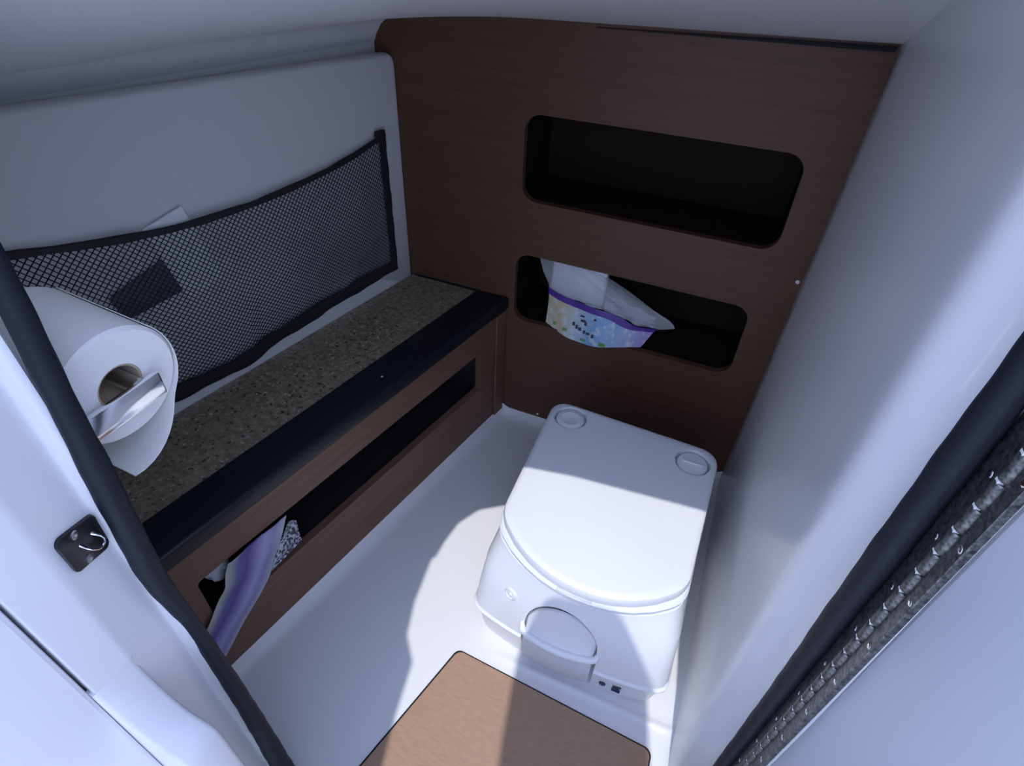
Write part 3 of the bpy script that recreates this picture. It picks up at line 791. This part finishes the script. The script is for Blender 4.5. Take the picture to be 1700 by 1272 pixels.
for (u, v, w, h) in ((0.29, 0.21, 0.006, 0.010), (0.325, 0.185, 0.005, 0.011), (0.36, 0.17, 0.008, 0.008), (0.41, 0.155, 0.005, 0.009), (0.45, 0.15, 0.009, 0.006), (0.50, 0.135, 0.006, 0.010), (0.37, 0.29, 0.012, 0.007), (0.40, 0.265, 0.006, 0.010), (0.47, 0.35, 0.006, 0.005), (0.35, 0.345, 0.010, 0.004)):
    p = pouch_pt(u, v)
    part('print_mark', box((p.x - w / 2, p.y - 0.0025, p.z - h / 2), (p.x + w / 2, p.y - 0.0008, p.z + h / 2), 0.0007, 1), 'print_dark', wp_, smooth=False)
for (u, v, w, h) in ((0.62, 0.04, 0.016, 0.010), (0.22, 0.09, 0.010, 0.008), (0.42, 0.045, 0.012, 0.006), (0.10, 0.08, 0.008, 0.008)):
    p = pouch_pt(u, v)
    part('print_leaf', box((p.x - w / 2, p.y - 0.0025, p.z - h / 2), (p.x + w / 2, p.y - 0.0008, p.z + h / 2), 0.0007, 1), 'print_green', wp_, smooth=False)

# ------------------------------------------------------------ bag spilling out of the low slot
bg = thing('plastic_bag', tuple(LW(-0.72, FO, 0.155)), 'purple and white plastic bag hanging out of the low cabinet slot', 'bag')
BS = [(0.0, -0.738, -0.628), (0.45, -0.765, -0.690), (0.68, -0.788, -0.745), (1.0, -0.838, -0.838)]
BZ = [(0.0, 0.285, 0.262), (0.45, 0.222, 0.162), (0.68, 0.196, 0.115), (1.0, 0.145, 0.045)]
def bag(u, v):
    # v 0: inside the slot, 1: hanging end over the slot's lower lip; u 0: near edge, 1: far edge
    s0, s1 = interp(v, [(a, b) for a, b, c in BS]), interp(v, [(a, c) for a, b, c in BS])
    z0, z1 = interp(v, [(a, b) for a, b, c in BZ]), interp(v, [(a, c) for a, b, c in BZ])
    z = z0 + (z1 - z0) * u
    z = min(z, 0.2645)
    o = FO + 0.0045 + 0.0016 * math.sin(u * 9 + 1) + 0.0014 * math.sin(v * 17 + u * 5)
    return LW(s0 + (s1 - s0) * u, o, z)
part('film', solidify(grid(22, 30, bag, uv=True), 0.0012), 'bag_film', bg)
def lace(u, v):
    a = Vector((-0.628, 0.246)).lerp(Vector((-0.694, 0.158)), v); b = Vector((-0.612, 0.226)).lerp(Vector((-0.612, 0.166)), min(1, v * 2)) if v < 0.5 else Vector((-0.612, 0.166)).lerp(Vector((-0.706, 0.1535)), v * 2 - 1)
    p = a.lerp(b, u)
    return LW(p.x, FO + 0.001 - 0.006 * u + 0.0015 * math.sin(u * 8 + v * 9), max(0.1535, p.y))
part('printed_edge', solidify(grid(6, 16, lace), 0.001), 'lace_print', bg)
tw = thing('tissue_wad', tuple(LW(-0.745, 0.22, 0.16)), 'crumpled pale tissue tucked in the near end of the low cabinet slot', 'tissue')
bm = ellip(Vector((0, 0, 0)), 0.032, 0.022, 0.03, nu=20, nv=12)
for v in bm.verts:
    v.co *= 1 + 0.12 * math.sin(v.co.x * 190 + v.co.z * 130) + 0.08 * math.sin(v.co.y * 260 + v.co.z * 90)
bm.transform(Matrix.Translation(LW(-0.752, 0.205, 0.232)))
part('wad', bm, 'white_packet', tw)

# ------------------------------------------------------------ small fixings
w1 = thing('wall_plug', (XR, -0.616, 0.944), 'small oval white plug cap on the upper right wall', 'plug')
part('cap', lathe([(0.0085, -0.001), (0.0080, 0.0006), (0.0055, 0.0009), (0.0048, 0.0016), (0, 0.002)], (XR, -0.616, 0.944), (-1, 0, 0), 24), 'gelcoat', w1)
w2 = thing('panel_screw', (XR - 0.004, -0.002, 0.568), 'tiny white screw head at the right edge of the wood wall', 'screw')
part('head', lathe([(0.004, 0), (0.0036, 0.0012), (0, 0.002)], (XR - 0.006, 0, 0.568), (0, -1, 0), 14), 'light_cap', w2)
w3 = thing('floor_screw', (0.362, -0.004, 0.03), 'tiny screw head at the foot of the wood wall left of the toilet', 'screw')
part('head', lathe([(0.0032, 0), (0.003, 0.001), (0, 0.0016)], (0.362, 0, 0.032), (0, -1, 0), 14), 'light_cap', w3)
